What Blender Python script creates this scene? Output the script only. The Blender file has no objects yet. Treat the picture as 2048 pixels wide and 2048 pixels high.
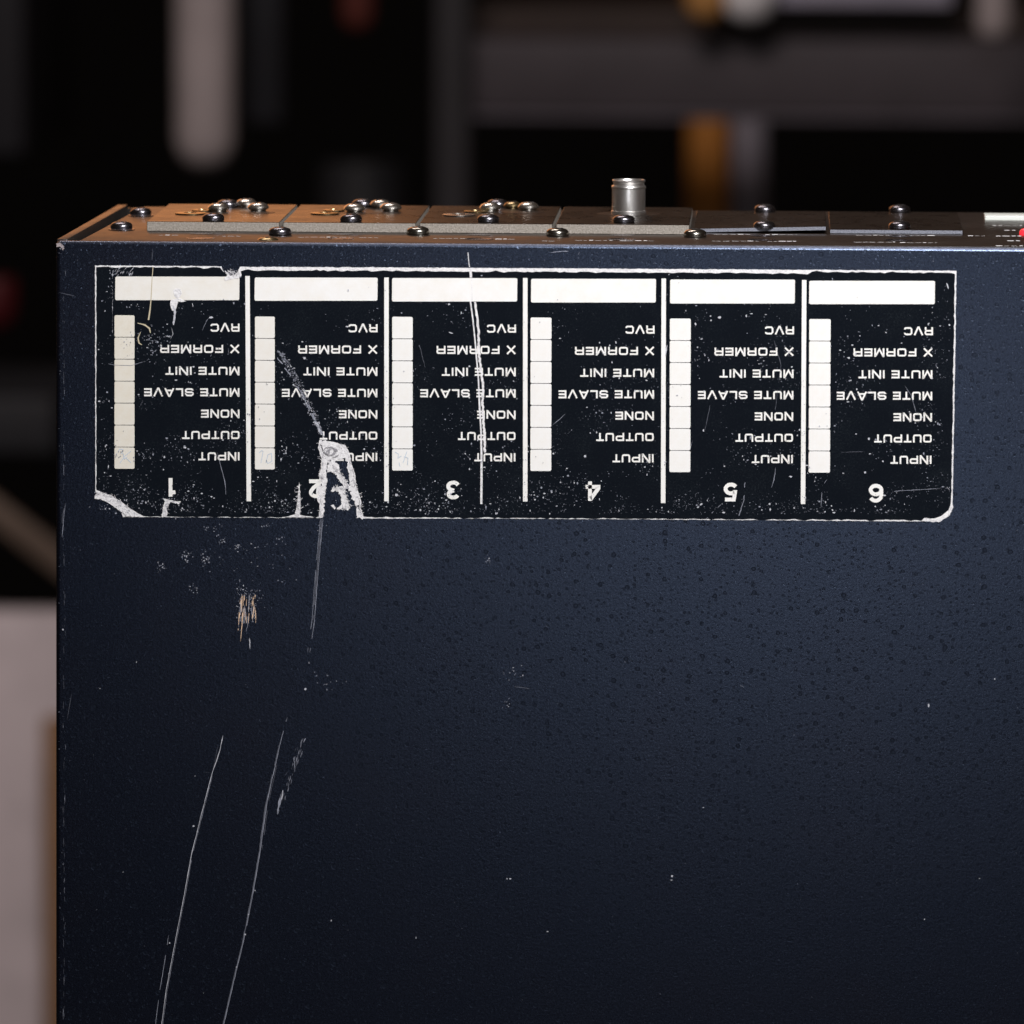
import bpy, bmesh, math, random
from mathutils import Vector, Matrix, noise
from mathutils.geometry import tessellate_polygon
random.seed(7)
S = 0.00084                      # one drawing unit in metres
SC = bpy.context.scene
COL = SC.collection

# ------------------------------------------------------------------ camera
RX, RY, RZ = 0.12137699, 0.04238848, 0.00387263
CAM = (159.5746369, -1488.83053725, 120.55383854)      # in units
F = 13008.743272                                        # pixels of a 2048 frame
def mrot(ax, ay, az):
    c, s = math.cos, math.sin
    X = Matrix(((1,0,0),(0,c(ax),-s(ax)),(0,s(ax),c(ax))))
    Y = Matrix(((c(ay),0,s(ay)),(0,1,0),(-s(ay),0,c(ay))))
    Z = Matrix(((c(az),-s(az),0),(s(az),c(az),0),(0,0,1)))
    return Z @ X @ Y
RM = mrot(RX, RY, RZ)
def w_of(c): return Vector((c[0], c[2], -c[1]))
right, down, fwd = (w_of(RM[i]) for i in range(3))
cd = bpy.data.cameras.new('camera'); cam = bpy.data.objects.new('camera', cd); COL.objects.link(cam)
cam.matrix_world = Matrix(((right[0], -down[0], -fwd[0], CAM[0]*S), (right[1], -down[1], -fwd[1], CAM[1]*S),
                           (right[2], -down[2], -fwd[2], CAM[2]*S), (0,0,0,1)))
cd.sensor_width = 36; cd.lens = 36*F/2048; cd.clip_start = .05; cd.clip_end = 60
cd.dof.use_dof = True; cd.dof.focus_distance = (1488.8+14)*S*1.009; cd.dof.aperture_fstop = 228.7/8.6
SC.camera = cam

# ------------------------------------------------------------------ light
wd = bpy.data.worlds.new('World'); SC.world = wd; wd.use_nodes = True
wd.node_tree.nodes['Background'].inputs[0].default_value = (.95, .68, .52, 1)
wd.node_tree.nodes['Background'].inputs[1].default_value = .03
def area(name, loc, tgt, sx, sy, watt, col):
    l = bpy.data.lights.new(name, 'AREA'); l.shape = 'RECTANGLE'; l.size = sx; l.size_y = sy; l.energy = watt; l.color = col
    o = bpy.data.objects.new(name, l); COL.objects.link(o); o.location = loc
    o.rotation_euler = (Vector(tgt)-Vector(loc)).to_track_quat('-Z', 'Y').to_euler(); return o
area('key_softbox', (.20, -.31, .29), (.11, 0, -.03), .15, .12, 3.7, (.98, .975, 1))
area('low_front_sheen_fill', (.105, -1.36, -.055), (.11, 0, -.06), .17, .11, .64, (.88, .92, 1))  # added fill below the camera, unseen, gives the face paint its broad sheen
area('warm_room_lamp', (-.56, 1.65, .45), (-.1, 0, .1), 1.05, .8, 3.1, (1, .40, .15))
area('shelf_lamp', (-.15, .6, 1.0), (-.15, 2.1, -.35), .5, .3, 16, (1, .88, .84))
vs = SC.view_settings
SC.display_settings.display_device = 'sRGB'
vs.view_transform = 'Standard'; vs.look = 'None'; vs.exposure = 0; vs.gamma = 1
SC.render.engine = 'CYCLES'

# ------------------------------------------------------------------ helpers
def ray(u, v): return w_of(RM.transposed() @ Vector(((u-1024)/F, (v-1024)/F, 1)))
def onY(u, v, Y=0.0):
    d = ray(u, v); t = (Y-CAM[1])/d[1]; return Vector(CAM)+d*t
def onZ(u, v, z):
    d = ray(u, v); t = (z-CAM[2])/d[2]; return Vector(CAM)+d*t

def mat(name, col, rough=.5, metal=0, spec=.5, emit=None, es=1.0):
    m = bpy.data.materials.new(name); m.use_nodes = True; b = m.node_tree.nodes['Principled BSDF']
    b.inputs['Base Color'].default_value = (*col, 1); b.inputs['Roughness'].default_value = rough
    b.inputs['Metallic'].default_value = metal; b.inputs['Specular IOR Level'].default_value = spec
    if emit: b.inputs['Emission Color'].default_value = (*emit, 1); b.inputs['Emission Strength'].default_value = es
    return m
class N:                                   # small node helper
    def __init__(s, m): s.t = m.node_tree; s.b = s.t.nodes['Principled BSDF']; s.co = None
    def n(s, typ, **k):
        x = s.t.nodes.new(typ)
        for a, b in k.items(): setattr(x, a, b)
        return x
    def l(s, a, b): s.t.links.new(a, b)
    def coord(s, scale=(1,1,1)):
        tc = s.n('ShaderNodeTexCoord'); mp = s.n('ShaderNodeMapping'); mp.inputs['Scale'].default_value = [k/S for k in scale]
        s.l(tc.outputs['Object'], mp.inputs[0]); return mp.outputs[0]
    def noise(s, co, scale, detail=3, rough=.6):
        x = s.n('ShaderNodeTexNoise'); x.inputs['Scale'].default_value = scale; x.inputs['Detail'].default_value = detail
        x.inputs['Roughness'].default_value = rough; s.l(co, x.inputs['Vector']); return x.outputs[0]
    def ramp(s, fac, *st):
        x = s.n('ShaderNodeValToRGB'); e = x.color_ramp.elements
        while len(e) < len(st): e.new(.5)
        for i, (p, c) in enumerate(st):
            e[i].position = p; e[i].color = (*c, 1) if isinstance(c, tuple) else (c, c, c, 1)
        s.l(fac, x.inputs[0]); return x.outputs[0]
    def math(s, op, a, b=None, c=None):
        x = s.n('ShaderNodeMath', operation=op)
        for i, q in enumerate((a, b, c)):
            if q is None: continue
            if isinstance(q, (int, float)): x.inputs[i].default_value = q
            else: s.l(q, x.inputs[i])
        return x.outputs[0]
    def mix(s, fac, a, b):
        x = s.n('ShaderNodeMix', data_type='RGBA')
        for i, q in ((0, fac), (6, a), (7, b)):
            if isinstance(q, (int, float)): x.inputs[i].default_value = q
            elif isinstance(q, tuple): x.inputs[i].default_value = (*q, 1)
            else: s.l(q, x.inputs[i])
        return x.outputs[2]
    def bump(s, h, dist, strength=1):
        x = s.n('ShaderNodeBump'); x.inputs['Distance'].default_value = dist*S; x.inputs['Strength'].default_value = strength
        s.l(h, x.inputs['Height']); s.l(x.outputs[0], s.b.inputs['Normal'])

# powder-like navy black paint with small craters
m_paint = mat('navy_black_paint', (.02, .022, .03), .42, spec=.75)
k = N(m_paint); co = k.coord()
s2 = k.n('ShaderNodeSeparateXYZ'); k.l(co, s2.inputs[0]); c2d = k.n('ShaderNodeCombineXYZ'); k.l(s2.outputs[0], c2d.inputs[0]); k.l(s2.outputs[2], c2d.inputs[1])
def craters(scale, r0, r1, keep):
    vo = k.n('ShaderNodeTexVoronoi', voronoi_dimensions='2D'); vo.inputs['Scale'].default_value = scale; nz = k.n('ShaderNodeTexNoise'); nz.inputs['Scale'].default_value = .9; k.l(c2d.outputs[0], nz.inputs['Vector']); vm = k.n('ShaderNodeVectorMath', operation='MULTIPLY_ADD'); k.l(nz.outputs['Color'], vm.inputs[0]); vm.inputs[1].default_value = (.5, .5, .5); k.l(c2d.outputs[0], vm.inputs[2]); k.l(vm.outputs[0], vo.inputs['Vector'])
    sp = k.n('ShaderNodeSeparateColor'); k.l(vo.outputs['Color'], sp.inputs[0])
    rad = k.math('MULTIPLY_ADD', sp.outputs[0], r1-r0, r0)
    q = k.math('DIVIDE', vo.outputs['Distance'], rad)
    d = k.math('ABSOLUTE', k.math('SUBTRACT', q, .75))
    ring = k.math('MAXIMUM', k.math('SUBTRACT', 1, k.math('MINIMUM', k.math('DIVIDE', d, .38), 1)), k.math('MULTIPLY', k.math('LESS_THAN', q, .75), .25))
    on = k.math('LESS_THAN', sp.outputs[1], keep)
    return k.math('MULTIPLY', ring, on)
c1 = craters(.34, .03, .19, .75); c2 = craters(.70, .04, .21, .75)
cr = k.math('MAXIMUM', c1, k.math('MULTIPLY', c2, .8))
fine = k.noise(co, 3.2, 4, .75); low = k.noise(co, .03, 3, .55); med = k.noise(co, 1.5, 3, .6)
base = k.ramp(low, (.3, (.0010, .0016, .0042)), (.55, (.0016, .0019, .0043)), (.75, (.0024, .0020, .0038)))
grain = k.ramp(fine, (.3, .5), (.75, 1.7))
mg = k.n('ShaderNodeMix', data_type='RGBA', blend_type='MULTIPLY'); mg.inputs[0].default_value = 1
k.l(base, mg.inputs[6]); k.l(grain, mg.inputs[7])
k.l(k.mix(k.math('MULTIPLY', cr, .95), mg.outputs[2], (.001, .0015, .003)), k.b.inputs['Base Color'])
paint_col = k.b.inputs['Base Color'].links[0].from_socket
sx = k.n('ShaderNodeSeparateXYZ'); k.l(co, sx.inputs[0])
edge_hl = k.math('MULTIPLY', k.ramp(k.math('SUBTRACT', sx.outputs[2], 298.9), (.25, 0.0), (.5, 1.0), (.8, .2)), k.ramp(k.math('DIVIDE', sx.outputs[0], 220), (.03, .12), (.8, 1.0)))  # rolled-edge highlight painted into the colour, stronger to the right, broken like wear
edge_hl = k.math('MULTIPLY', edge_hl, k.ramp(k.noise(co, 1.1, 4, .8), (.3, .35), (.65, 1.0)))
k.l(k.mix(k.math('MULTIPLY', edge_hl, .75), paint_col, (.30, .32, .42)), k.b.inputs['Base Color'])
k.l(k.math('MULTIPLY', k.math('MULTIPLY_ADD', cr, -.48, 1.0), k.ramp(k.noise(co, 2.0, 4, .8), (.3, .5), (.72, 1.45))), k.b.inputs['Specular IOR Level'])
k.l(k.math('ADD', k.math('MULTIPLY_ADD', fine, .14, .20), k.math('MULTIPLY', cr, .2)), k.b.inputs['Roughness'])
k.b.inputs['Specular Tint'].default_value = (.54, .68, 1, 1)
k.bump(k.math('SUBTRACT', k.math('ADD', k.math('MULTIPLY', fine, .5), k.math('MULTIPLY', med, .55)), k.math('MULTIPLY', cr, .6)), .085, .62)

def glossy_panel(name, col, rough, dust):
    m = mat(name, col, rough); k = N(m); co = k.coord()
    fn = k.noise(co, 2.2, 4, .8); sp = k.noise(co, 5, 2, .7); lo = k.noise(co, .12, 3)
    dm = k.math('MULTIPLY', k.ramp(sp, (.60, 0.0), (.74, 1.0)), dust)
    k.l(k.mix(dm, col, (.33, .29, .25)), k.b.inputs['Base Color'])
    k.l(k.math('ADD', k.math('MULTIPLY_ADD', lo, .22, rough-.09), k.math('MULTIPLY', dm, .4)), k.b.inputs['Roughness'])
    k.bump(fn, .012, .5); return m
m_panel = glossy_panel('satin_black_panel_paint', (.012, .0065, .0035), .34, .3)
m_plate = glossy_panel('satin_black_plate_paint', (.010, .0055, .003), .27, .35)
m_side = glossy_panel('satin_black_side_paint', (.014, .012, .011), .30, .25)
m_gap = mat('dark_gap', (.004, .004, .004), .8)

m_edge = mat('dusty_bare_plate_edge', (.30, .26, .22), .75); k = N(m_edge); co = k.coord((1, 1, 1))
e1 = k.noise(co, 2.5, 5, .8)
k.l(k.ramp(e1, (.3, (.10, .085, .07)), (.5, (.25, .22, .185)), (.72, (.48, .43, .38))), k.b.inputs['Base Color']); k.bump(e1, .05)
m_edge2 = mat('bare_thin_plate_edge', (.20, .21, .25), .45, .3); k = N(m_edge2); co = k.coord()
e1 = k.noise(co, 3, 4, .8); k.l(k.ramp(e1, (.35, (.10, .105, .13)), (.7, (.34, .35, .40))), k.b.inputs['Base Color'])

def metal(name, col, rough):
    m = mat(name, col, rough, 1); k = N(m); co = k.coord(); a = k.noise(co, 1.6, 4, .7)
    k.l(k.math('MULTIPLY_ADD', a, .22, rough-.1), k.b.inputs['Roughness'])
    k.l(k.mix(k.ramp(a, (.45, 0.0), (.8, .6)), col, tuple(c*.6 for c in col)), k.b.inputs['Base Color']); return m
m_blk = metal('black_oxide_screw', (.20, .19, .21), .26)
m_sil = metal('nickel_screw', (.92, .87, .79), .25)
m_brs = metal('tarnished_brass', (.50, .38, .20), .28)
m_chr = mat('nickel_connector', (.95, .92, .88), .34, 1)
m_rec = mat('screw_recess', (.01, .01, .01), .6)
m_dks = metal('grey_screw', (.33, .31, .27), .22)
m_led = mat('red_led', (.7, .02, .03), .25, emit=(1, .03, .05), es=.6)
m_win = mat('pale_strip_plastic', (.72, .74, .68), .4)

def printed(name, col, var=.06):
    m = mat(name, col, .42, spec=.35); k = N(m); co = k.coord()
    a = k.noise(co, .14, 5, .7); b = k.noise(co, 1.5, 3, .7)
    x = k.mix(k.ramp(a, (.35, 0.0), (.75, 1.0)), col, (col[0]*(1-var), col[1]*(1-var*1.6), col[2]*(1-var*2.6)))
    k.l(k.mix(k.ramp(b, (.66, 0.0), (.8, .25)), x, (.45, .42, .38)), k.b.inputs['Base Color']); return m
m_white = printed('white_print', (.81, .80, .78))
m_cream = printed('cream_yellowed_print', (.72, .69, .62), .10)
m_pale = printed('pale_print', (.77, .75, .71), .07)
m_paper = mat('torn_paper_fibre', (.7, .68, .69), .9, spec=.2); k = N(m_paper); co = k.coord(); a = k.noise(co, 1.3, 5, .8)
k.l(k.ramp(a, (.3, (.48, .46, .48)), (.48, (.76, .74, .74)), (.66, (.88, .86, .85))), k.b.inputs['Base Color']); k.bump(a, .3)
m_print = mat('black_label_print', (.008, .009, .012), .6, spec=.04); k = N(m_print); co = k.coord()
a = k.noise(co, 2.6, 5, .85); b = k.noise(co, .05, 3)
rp = k.ramp(k.math('ADD', a, k.math('MULTIPLY', k.noise(co, .09, 4, .7), .26)), (.66, (.0035, .005, .008)), (.78, (.013, .017, .021)), (.95, (.07, .078, .08)))
k.l(rp, k.b.inputs['Base Color']); k.bump(a, .02, .6)
m_sc = [mat('scratch_bright', (.47, .47, .51), .7), mat('scratch_grey', (.25, .26, .31), .7), mat('scratch_faint', (.10, .105, .13), .7)]
m_chip = mat('chipped_bare_metal', (.42, .36, .36), .5, .4)
m_tan = mat('scuff_tan', (.72, .50, .34), .7)
m_ink = mat('faint_blue_ink', (.50, .56, .62), .6)
m_yel = mat('yellow_scratch', (.50, .43, .30), .7)
m_txt = mat('panel_print_white', (.75, .75, .75), .6)

BASE = Vector((100, 54, -300))            # base of the unit, in units
def empty(name, loc, label=None, cat=None, group=None):
    o = bpy.data.objects.new(name, None); COL.objects.link(o); o.location = Vector(loc)*S; o.empty_display_size = .02
    if label: o['label'] = label
    if cat: o['category'] = cat
    if group: o['group'] = group
    return o
def mesh_obj(name, verts, faces, mats, parent=None, org=None, fm=None, smooth=False, kind=None, bevel=0, seg=2):
    me = bpy.data.meshes.new(name); org = Vector(org) if org is not None else Vector((0,0,0))
    me.from_pydata([tuple((Vector(v)-org)*S) for v in verts], [], faces)
    for m in (mats if isinstance(mats, list) else [mats]): me.materials.append(m)
    if fm:
        for p, i in zip(me.polygons, fm): p.material_index = i
    bm = bmesh.new(); bm.from_mesh(me)
    if bevel: bmesh.ops.bevel(bm, geom=bm.edges[:], offset=bevel*S, segments=seg, profile=.5, affect='EDGES')
    if smooth is not None: bmesh.ops.recalc_face_normals(bm, faces=bm.faces)
    bm.to_mesh(me); bm.free()
    if smooth:
        for p in me.polygons: p.use_smooth = True
        me.set_sharp_from_angle(angle=math.radians(38))
    o = bpy.data.objects.new(name, me); COL.objects.link(o)
    if parent is not None:
        o.parent = parent; o.location = (org-BASE_OF[parent.name])*S
        BASE_OF[o.name] = org
    else:
        o.location = org*S; BASE_OF[o.name] = org
    if kind: o['kind'] = kind
    return o
BASE_OF = {}
def hexa(b, t):            # 4 bottom pts, 4 top pts (counter-clockwise)
    return list(b)+list(t), [(3,2,1,0),(4,5,6,7),(0,1,5,4),(1,2,6,5),(2,3,7,6),(3,0,4,7)]
def boxv(x0, x1, y0, y1, z0, z1):
    return hexa([(x0,y0,z0),(x1,y0,z0),(x1,y1,z0),(x0,y1,z0)], [(x0,y0,z1),(x1,y0,z1),(x1,y1,z1),(x0,y1,z1)])
def box(name, x0, x1, y0, y1, z0, z1, m, parent=None, bevel=0, seg=2, smooth=False, org=None):
    v, f = boxv(x0, x1, y0, y1, z0, z1)
    return mesh_obj(name, v, f, m, parent, org if org is not None else (x0, y0, z0), bevel=bevel, seg=seg, smooth=smooth)
def lathe_mesh(prof, seg=40, recess=None):
    v, f, fm = [], [], []
    for r, z in prof:
        for i in range(seg):
            a = 2*math.pi*i/seg; v.append((r*math.cos(a), r*math.sin(a), z))
    for j in range(len(prof)-1):
        for i in range(seg):
            f.append((j*seg+i, j*seg+(i+1) % seg, (j+1)*seg+(i+1) % seg, (j+1)*seg+i)); fm.append(0)
    f.append(tuple((len(prof)-1)*seg+i for i in range(seg))); fm.append(0)
    if recess:
        w, l, zt = recess
        for a, b in ((w, l), (l, w)):
            vv, ff = boxv(-a, a, -b, b, zt-.5, zt+(.01 if a < b else .016))
            o = len(v); v += vv; f += [tuple(o+q for q in x) for x in ff]; fm += [1]*6
    return v, f, fm
def lathe(name, prof, pos, mats, parent=None, seg=40, recess=None, tilt=(0,0,0)):
    v, f, fm = lathe_mesh(prof, seg, recess)
    o = mesh_obj(name, v, f, mats, None, (0,0,0), fm=fm, smooth=True)
    BASE_OF[o.name] = Vector(pos)
    if parent is not None: o.parent = parent; o.location = (Vector(pos)-BASE_OF[parent.name])*S
    else: o.location = Vector(pos)*S
    o.rotation_euler = tilt
    return o

# ------------------------------------------------------------------ setting: dark room
box('floor', -5000, 5000, -3500, 8500, -1330, -1310, mat('floor_dark', (.03, .028, .026), .7))['kind'] = 'structure'
box('wall_back', -5000, 5000, 8000, 8050, -1310, 2500, mat('wall_dark', (.010, .009, .009), .9))['kind'] = 'structure'

# ------------------------------------------------------------------ the rack unit
unit = empty('rack_unit', BASE, 'scuffed navy black audio rack unit standing on end with a worn channel label', 'audio unit')
BASE_OF[unit.name] = BASE
D = 108.0; XL, XLb, XR = -9.0, -9.9, 420.0; ZB = -299.0; ZT = .75
# front sheet (slightly out of square as in the photo) with a rolled edge
v, f = hexa([(XL-1.4,0,ZB),(XR,0,ZB),(XR,2.3,ZB),(XL-1.4,2.3,ZB)], [(XL,0,ZT),(XR,0,ZT),(XR,2.3,ZT),(XL,2.3,ZT)])
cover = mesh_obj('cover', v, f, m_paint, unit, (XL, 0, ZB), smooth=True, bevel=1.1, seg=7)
v, f = hexa([(XL-1.35,2.31,ZB),(XL+1.1,2.31,ZB),(XL+4,D+2,ZB),(XL+1.6,D+2,ZB)], [(XL+.05,2.31,.95),(XL+2.4,2.31,.95),(XL+5.4,D+2,.95),(XL+3.0,D+2,.95)])
side = mesh_obj('side_panel', v, f, m_side, unit, (XL, 1.4, ZB), bevel=.12, smooth=True)
box('inner_chassis', XL+3.6, XR-3, 2.5, D+1, ZB, -3.2, m_gap, unit)
box('rear_cover', XL+4, XR, D+1.2, D+2.4, ZB, .2, m_side, unit)
v, f = hexa([(-3.6,2.7,-.9),(XR-1,2.7,-.9),(XR-1,D,-.9),(.6,D,-.9)], [(-3.6,2.7,.69),(XR-1,2.7,.69),(XR-1,D,.69),(.6,D,.69)])
panel = mesh_obj('connector_panel', v, f, m_panel, unit, (-3.6, 1.9, -.9), bevel=.08, smooth=True)
box('bottom_sheet', XL-1.3, XR, .2, D+2, ZB-1, ZB-.02, m_side, unit)
# chipped corner: bare metal dent
def blob(name, pts, off, m, parent, kind=None, Y=0.0): pass

PAN = [(2.55, 0), (2.75, .15), (2.8, .75), (2.7, 1.15), (2.35, 1.55), (1.7, 1.82), (.9, 1.95), (.3, 1.97)]
DOM = [(1.9, 0), (2.0, .35), (2.55, .55), (2.7, .95), (2.5, 1.3), (2.1, 1.7), (1.45, 1.98), (.8, 2.1), (.3, 2.12)]
def at(u, v, z): return onZ(u, v, z)
ZP = .69; ZK = 3.0; ZQ = 1.7
def pan(u, v, z, parent, m=m_blk, sc=1.0, name='screw', prof=PAN):
    pr = [(r*sc, h*sc) for r, h in prof]
    o = lathe(name, pr, at(u, v, z), [m, m_rec], parent, recess=(.28*sc, 1.3*sc, pr[-1][1]), tilt=(random.uniform(-.03,.03), random.uniform(-.03,.03), random.random()*3))
    return o
for (u, v_, m, sc) in [(243, 458, m_blk, .93), (281.5, 430, m_blk, .93), (560, 470, m_blk, .97), (836, 469, m_dks, .97), (1115, 472, m_dks, .97), (1390, 474, m_dks, .97)]:
    pan(u, v_, ZP, panel, m, sc)
pan(536, 490, ZP-1.2, panel, m_brs, .95)
# washers under the left screws
for u, v_ in [(243, 459.5), (281.5, 431.5)]:
    lathe('washer', [(3.1, 0), (3.15, .18), (2.5, .22)], at(u, v_, ZP+.005), [m_blk], panel, 32)
# flush discs on the panel
RING = [(3.3, 0), (3.35, .06), (2.9, .10), (2.7, .02), (1.0, .02)]
for u in (401, 679, 957.5, 1243, 1524, 1797):
    lathe('flush_disc', RING, at(u, 476.5+(u-400)*.003, ZP+.01), [m_blk], panel, 40)
    lathe('flush_disc', [(a*.85, b) for a, b in RING], at(u+2, 467+(u-400)*.004, ZP+.01), [m_blk], panel, 40)

def plate(i, z, y0, y1, medge, rad=0, lift=(0,0,0,0), th=None):
    x0 = 9.0+i*32.06; x1 = x0+31.2; zb = ZP+.015
    zt = z; j = lambda s=.12: random.uniform(-s, s)
    B = [(x0,y0,zb+lift[0]),(x1,y0,zb+lift[1]),(x1+j(),y1,zb+lift[2]),(x0+j(),y1,zb+lift[3])]
    Tt = [(x0,y0,zt+lift[0]),(x1,y0,zt+lift[1]),(x1+j(),y1,zt+lift[2]),(x0+j(),y1,zt+lift[3])]
    v, f = hexa(B, Tt)
    return mesh_obj('module_plate', v, f, [m_plate, medge], panel_parent, (x0, y0, zb), fm=[0,0,1,1,1,1], bevel=.1, seg=1)
panel_parent = unit
plates = []
for i in range(4): plates.append(plate(i, ZK, 31+i*.3, 87, m_edge))
plates.append(plate(4, ZQ, 38, 94, m_edge2, lift=(0, .75, .1, 0)))
plates.append(plate(5, ZQ, 38.5, 94, m_edge2))
for p, l in zip(plates, ['thick dusty card plate with three silver screws at the left end', 'second thick dusty card plate', 'thick dusty card plate with scuffed latch', 'thick card plate carrying the upright connector', 'thin blank plate with one bent corner', 'flat thin blank plate']):
    p['label'] = l
# black screws on the plates
for (i, u, v_, z) in [(0,426.5,441.5,ZK),(0,456,414,ZK),(1,702,443,ZK),(1,725.6,413,ZK),(2,976,444,ZK),(2,995.5,413.5,ZK),(3,1247.5,445,ZK),
                      (4,1528.5,457,ZQ),(4,1530,424,ZQ),(5,1799,457.5,ZQ),(5,1799.5,424.5,ZQ)]:
    pan(u, v_, z, plates[i], m_blk, .93)
# silver round heads
for (i, u, v_) in [(0,437,423),(0,493,414),(0,516.5,422),(1,709,424),(1,761,416),(1,781.5,422.5),(2,980.5,422),(2,1025,417),(2,1057,421)]:
    pan(u, v_, ZK, plates[i], m_brs if (i, u) == (2, 1025) else m_sil, .97 if u != 1025 else .8, 'silver_screw', DOM)
# flat latches / flanges
for (i, u, v_, r, m) in [(0,381,428,3.7,m_brs),(0,405,422,2.6,m_brs),(1,650,428,3.5,m_brs),(1,668,422,2.6,m_brs),(2,918,431,3.9,m_sil),(2,952,424,3.0,m_brs)]:
    lathe('latch_washer', [(r*.9, 0), (r, .12), (r, .3), (r*.8, .38), (r*.45, .40), (r*.4, .1)], at(u, v_, ZK+.01), [m], plates[i], 36)
for (i, u, v_, r) in [(0,515,425,4.2),(1,745,424,6.0),(2,1045,424,5.2),(3,1257,428,7.5)]:
    lathe('escutcheon', [(r, 0), (r, .05), (r*.96, .07)], at(u, v_, ZK+.004), [m_panel], plates[i], 48)
# upright connector barrel
BAR = [(4.15, 0), (4.15, .7), (3.98, .8), (3.98, 6.1), (4.1, 6.25), (4.14, 6.6), (4.0, 6.85), (3.75, 7.0), (3.7, 7.55), (3.9, 7.75), (3.95, 8.15), (3.8, 8.3), (3.5, 8.3), (3.35, 8.1), (3.3, 4.0), (.3, 4.0)]
barrel = lathe('connector_barrel', [(r, z*.98) for r, z in BAR], at(1257, 427, ZK), [m_chr], plates[3], 64)
pin = lathe('centre_pin', [(.6, 0), (.6, 3.2), (.4, 3.4)], BASE_OF[barrel.name]+Vector((0,0,4)), [m_brs], plates[3], 16)
# right end: pale strip and led
a = at(1970, 441, ZP); b = at(1969, 436, ZP)
box('pale_strip', a.x, a.x+46, a.y, a.y+9, ZP+.02, ZP+1.15, m_win, panel, bevel=.12)
p = at(2051, 470, ZP)
lathe('led', [(1.5, 0), (1.5, .5), (1.4, .9), (1.1, 1.3), (.7, 1.5), (.3, 1.58)], p, [m_led], panel, 32)

# ---- ribbons and polygons drawn on the face
def ribbon(pts, w, closed=False):
    P = [Vector((a, b)) for a, b in pts]; n = len(P); L, Rr = [], []
    for i in range(n):
        if closed: d0 = (P[i]-P[i-1]).normalized(); d1 = (P[(i+1) % n]-P[i]).normalized()
        else:
            d1 = (P[min(i+1, n-1)]-P[min(i, n-2)]).normalized() if i < n-1 else (P[i]-P[i-1]).normalized()
            d0 = (P[i]-P[i-1]).normalized() if i > 0 else d1
        t = d0+d1
        if t.length < 1e-6: t = d1.copy()
        t.normalize(); nn = Vector((-t.y, t.x)); c = max(.45, nn.dot(Vector((-d1.y, d1.x))))
        ww = (w[i] if isinstance(w, (list, tuple)) else w)/2/c
        L.append(P[i]+nn*ww); Rr.append(P[i]-nn*ww)
    v = L+Rr; f = []
    for i in range(n if closed else n-1):
        j = (i+1) % n; f.append((i, j, n+j, n+i))
    return v, f
class Flat:
    """collects flat shapes given in picture pixels, laid on the cover's plane"""
    def __init__(s): s.v, s.f, s.fm, s.k = [], [], [], 0
    def add(s, v, f, y, m=0):
        o = len(s.v)
        for a in v: s.v.append(onY(a[0], a[1], -y))
        s.f += [tuple(o+i for i in q) for q in f]; s.fm += [m]*len(f)
    def rib(s, pts, w, y, closed=False, m=0): s.add(*ribbon(pts, w, closed), y, m)
    def poly(s, pts, y, m=0, depth=0):
        tr = tessellate_polygon([[Vector((a, b, 0)) for a, b in pts]]); s.add(pts, [tuple(t) for t in tr], y, m)
        if depth:
            n = len(pts); o = len(s.v)
            for a in pts: s.v.append(onY(a[0], a[1], -y))
            for a in pts: s.v.append(onY(a[0], a[1], -(y-depth)))
            for i in range(n): s.f.append((o+i, o+(i+1) % n, o+n+(i+1) % n, o+n+i)); s.fm.append(m)
    def build(s, name, m, parent, kind=None, org=None):
        if org is None: org = s.v[0]
        o = mesh_obj(name, s.v, s.f, m, parent, org, fm=s.fm, smooth=None, kind=kind); return o
def rag(pts, amp, step=3.0, closed=True, seed=0, spike=0):
    """subdivide an outline and make it ragged"""
    out = []; n = len(pts)
    for i in range(n if closed else n-1):
        a = Vector(pts[i]); b = Vector(pts[(i+1) % n]); d = b-a; m = max(1, int(d.length/step)); nn = Vector((-d.y, d.x)).normalized()
        for j in range(m):
            p = a+d*j/m
            q = noise.noise(Vector((p.x*.16+seed*9.1, p.y*.16, seed*3.3)))+.6*noise.noise(Vector((p.x*.5, p.y*.5, seed*5.1+2)))
            if j == 0: q *= .3
            if spike and random.random() < .12: q += spike*random.choice((-1, 1))
            p = p+nn*amp*q; out.append((p.x, p.y))
    if not closed: out.append(tuple(pts[-1]))
    return out

# chip of bare metal at the corner
fl = Flat(); fl.poly(rag([(112.5,487),(119,485),(123,488),(129,497),(126,501),(119,493),(113,494)], 2, 2, seed=3), .10); fl.build('corner_chip', m_chip, cover)

# label: white paper core, then black print with ragged edges
notch = [(640,1036),(645,1000),(640,985),(643,960),(648,940),(650,915),(640,890),(645,879),(652,886),(671,889),(690,894),(697,908),(701,928),(708,948),(710,975),(717,991),(720,1005),(718,1015),(725,1037)]
paper = [(190,531),(443,532.5),(452,553),(474,551),(480,533.5),(1000,536),(1500,539),(1913,541.5),(1909,800),(1905,1010),(1896,1030),(1880,1040),(1850,1043)]
paper += [(1500,1040),(1000,1037)]+notch[::-1]+[(400,1034.5),(246,1034),(243,1026),(268,1026),(235,1007),(212,995),(191,986)]
sticker_f = Flat(); sticker_f.poly(rag(paper, .9, 5, seed=1), .16, depth=.15)
sticker = sticker_f.build('label_sticker', m_paper, cover if False else unit)
sticker['label'] = 'worn black label with six numbered columns printed upside down'
def topedge(x): return 531+(x-190)*.0061
pr = []
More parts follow.
